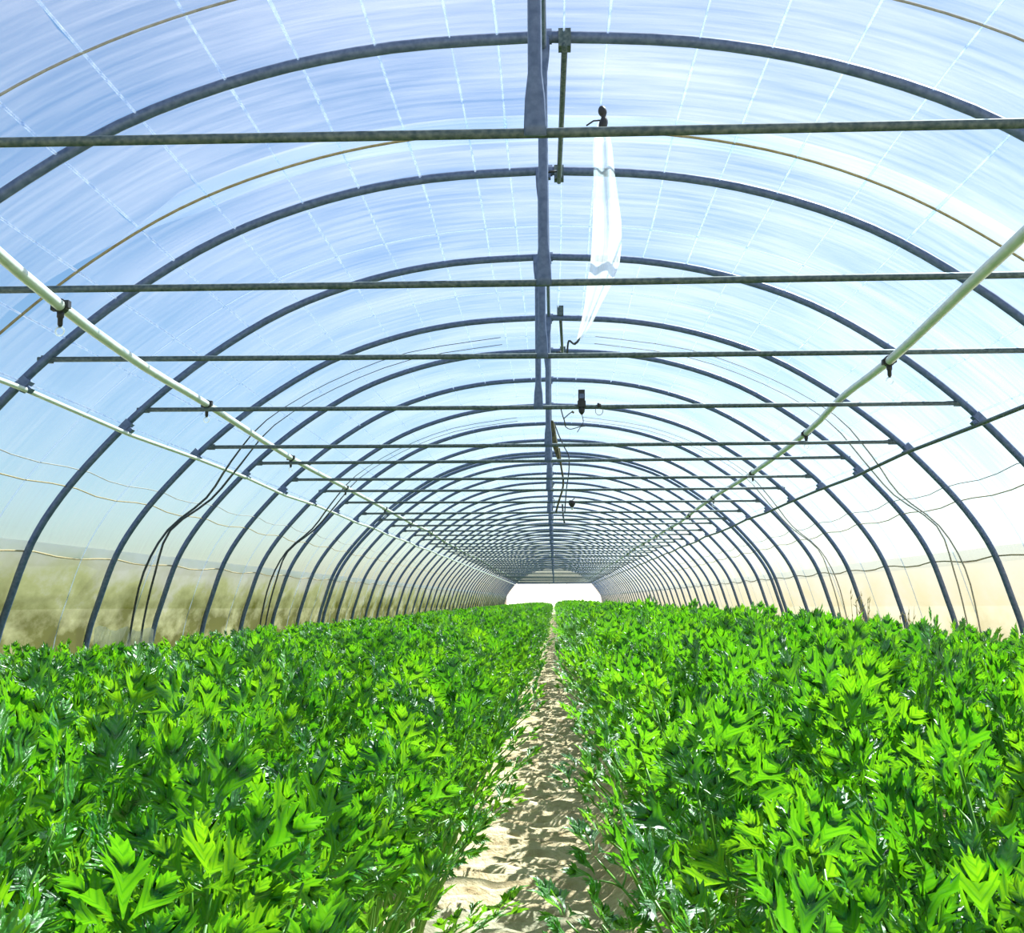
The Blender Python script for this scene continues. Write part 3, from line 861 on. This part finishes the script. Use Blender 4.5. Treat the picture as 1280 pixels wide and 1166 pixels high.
LEAVES = []
for k, (lean, ln, sz) in enumerate([(4, .60, .078), (9, .595, .084), (13, .585, .088), (18, .58, .090), (23, .56, .090), (28, .54, .088), (33, .51, .086), (39, .47, .082), (46, .42, .078)]):
    LEAVES.append(make_leaf(100+k, lean, ln, sz*0.90))
def layout(seed):
    rng = random.Random(seed)
    out = []
    az = rng.uniform(0, 6.28)
    for k in [0, 1, 1, 2, 2, 2, 3, 3, 4, 4, 4, 5, 5, 6, 6, 7, 7, 8]:
        az += 2.399+rng.uniform(-.35, .35)
        out.append((k, az, rng.uniform(.88, 1.1), rng.uniform(-.09, .09)))
    return out
LAYOUTS = [layout(500+k) for k in range(6)]
def leaf_matrix(az, sc, tilt):
    return Matrix.Rotation(az, 4, 'Z') @ Matrix.Rotation(tilt, 4, 'Y') @ Matrix.Scale(sc, 4)
WHOLE = []
for q, lay in enumerate(LAYOUTS):
    bm = bmesh.new()
    for k, az, sc, tl in lay:
        for part, mi in zip(LEAVES[k], (0, 1)):
            n0 = len(bm.verts); f0 = len(bm.faces)
            bm.from_mesh(part)
            bm.verts.ensure_lookup_table(); bm.faces.ensure_lookup_table()
            bmesh.ops.transform(bm, matrix=leaf_matrix(az, sc, tl), verts=bm.verts[n0:])
            for f in bm.faces[f0:]: f.material_index = mi; f.smooth = True
    me = bpy.data.meshes.new('leafy_plant')
    bm.to_mesh(me); bm.free()
    me.materials.append(M_LEAF); me.materials.append(M_STALK)
    WHOLE.append(me)

spots = []
prng = random.Random(5)
DX, DY = 0.33, 0.33
for side in (-1, 1):
    r = 0
    x_edge = 0.385 if side < 0 else 0.40
    while x_edge+r*DX < 3.28:
        y = 0.55+(r % 2)*DY*0.5
        while y < Y_END-0.6:
            x = side*(x_edge+r*DX)+prng.uniform(-.06, .06)
            yy = y+prng.uniform(-.07, .07)
            hgt = (0.98 if side < 0 else 1.02+0.09*min(max((yy-2.2)/3, -1), 1))*prng.uniform(.90, 1.08)
            hgt *= 1-(0.17 if side < 0 else 0.19)*min(max((abs(x)-1.0)/1.7, 0), 1)
            if r == 0: hgt *= 0.92
            gap = prng.random() < 0.09 and r > 0
            if not gap: spots.append((x, yy, hgt, prng.uniform(0, 6.28), prng.randrange(6), side, r))
            y += DY if y < 40 else DY*1.25
        r += 1
def in_view(x, y):
    v = CAM_R.transposed() @ (Vector((x, y, 0.72))-Vector((CAM_X, 0, HC)))
    if v.z > -0.2: return False
    return -760 < v.x/-v.z*F_PX < 760 and v.y/-v.z*F_PX > -760
vis = sorted([s for s in spots if in_view(s[0], s[1])], key=lambda s: s[0]**2+s[1]**2)
single = vis[:300]
sid = set(id(s) for s in single)
rest = [s for s in spots if id(s) not in sid]
LAB = {(-1, True): 'leafy green plant leaning over the soil path, bed along the green-stained wall',
       (-1, False): 'leafy green plant standing inside the bed along the green-stained wall',
       (1, True): 'leafy green plant leaning over the soil path, bed along the cream wall',
       (1, False): 'leafy green plant standing inside the bed along the cream wall'}
for n, (x, y, h, rz, q, side, r) in enumerate(single):
    grp = 'leafy plants in the bed along the %s wall' % ('green-stained' if side < 0 else 'cream')
    if n < 150:
        o = empty('leafy_plant', (x, y, 0.10), rz)
        o.scale = (1, 1, h)
        for k, az, sc, tl in LAYOUTS[q]:
            lf = link('leaf', LEAVES[k][0], o); lf.matrix_local = leaf_matrix(az, sc, tl)
            link('leaf_stalk', LEAVES[k][1], lf)
    else:
        o = link('leafy_plant', WHOLE[q], None, (x, y, 0.10))
        o.rotation_euler = (0, 0, rz); o.scale = (1, 1, h)
    tag(o, LAB[(side, r == 0)], 'plant', grp)

# the rest of both beds: one object each, plants set on points by geometry nodes
def bed_rest(side):
    pts = [s for s in rest if s[5] == side]
    me = bpy.data.meshes.new('bed_points')
    me.from_pydata([(s[0], s[1], 0.10) for s in pts], [], [])
    at = me.attributes.new('turn', 'FLOAT', 'POINT'); ah = me.attributes.new('tall', 'FLOAT', 'POINT'); av = me.attributes.new('pick', 'INT', 'POINT')
    for i, s in enumerate(pts):
        at.data[i].value = s[3]; ah.data[i].value = s[2]; av.data[i].value = s[4]
    o = link('leafy_plant_bed', me)
    ng = bpy.data.node_groups.new('bed_rest', 'GeometryNodeTree')
    ng.interface.new_socket('Geometry', in_out='INPUT', socket_type='NodeSocketGeometry')
    ng.interface.new_socket('Geometry', in_out='OUTPUT', socket_type='NodeSocketGeometry')
    gi = ng.nodes.new('NodeGroupInput'); go = ng.nodes.new('NodeGroupOutput')
    iop = ng.nodes.new('GeometryNodeInstanceOnPoints')
    g2i = ng.nodes.new('GeometryNodeGeometryToInstance')
    srcs = {}
    for ob in C.objects:
        if ob.type == 'MESH' and ob.data in WHOLE and ob.data.name not in srcs: srcs[ob.data.name] = ob
    for nm in sorted(srcs, reverse=True):
        oi = ng.nodes.new('GeometryNodeObjectInfo'); oi.inputs['Object'].default_value = srcs[nm]; oi.transform_space = 'ORIGINAL'
        ng.links.new(oi.outputs['Geometry'], g2i.inputs[0])
    def attr(nm, ty):
        a = ng.nodes.new('GeometryNodeInputNamedAttribute'); a.data_type = ty; a.inputs['Name'].default_value = nm; return a.outputs['Attribute']
    cx = ng.nodes.new('ShaderNodeCombineXYZ'); ng.links.new(attr('turn', 'FLOAT'), cx.inputs['Z'])
    cs = ng.nodes.new('ShaderNodeCombineXYZ'); cs.inputs['X'].default_value = 1; cs.inputs['Y'].default_value = 1; ng.links.new(attr('tall', 'FLOAT'), cs.inputs['Z'])
    e2r = ng.nodes.new('FunctionNodeEulerToRotation'); ng.links.new(cx.outputs[0], e2r.inputs[0])
    ng.links.new(gi.outputs[0], iop.inputs['Points'])
    ng.links.new(g2i.outputs[0], iop.inputs['Instance'])
    iop.inputs['Pick Instance'].default_value = True
    ng.links.new(attr('pick', 'INT'), iop.inputs['Instance Index'])
    ng.links.new(e2r.outputs[0], iop.inputs['Rotation']); ng.links.new(cs.outputs[0], iop.inputs['Scale'])
    ng.links.new(iop.outputs[0], go.inputs[0])
    md = o.modifiers.new('plants', 'NODES'); md.node_group = ng
    tag(o, 'far leafy green crop filling the bed along the %s wall' % ('green-stained' if side < 0 else 'cream'), 'plants', kind='stuff')
bed_rest(-1)
bed_rest(1)
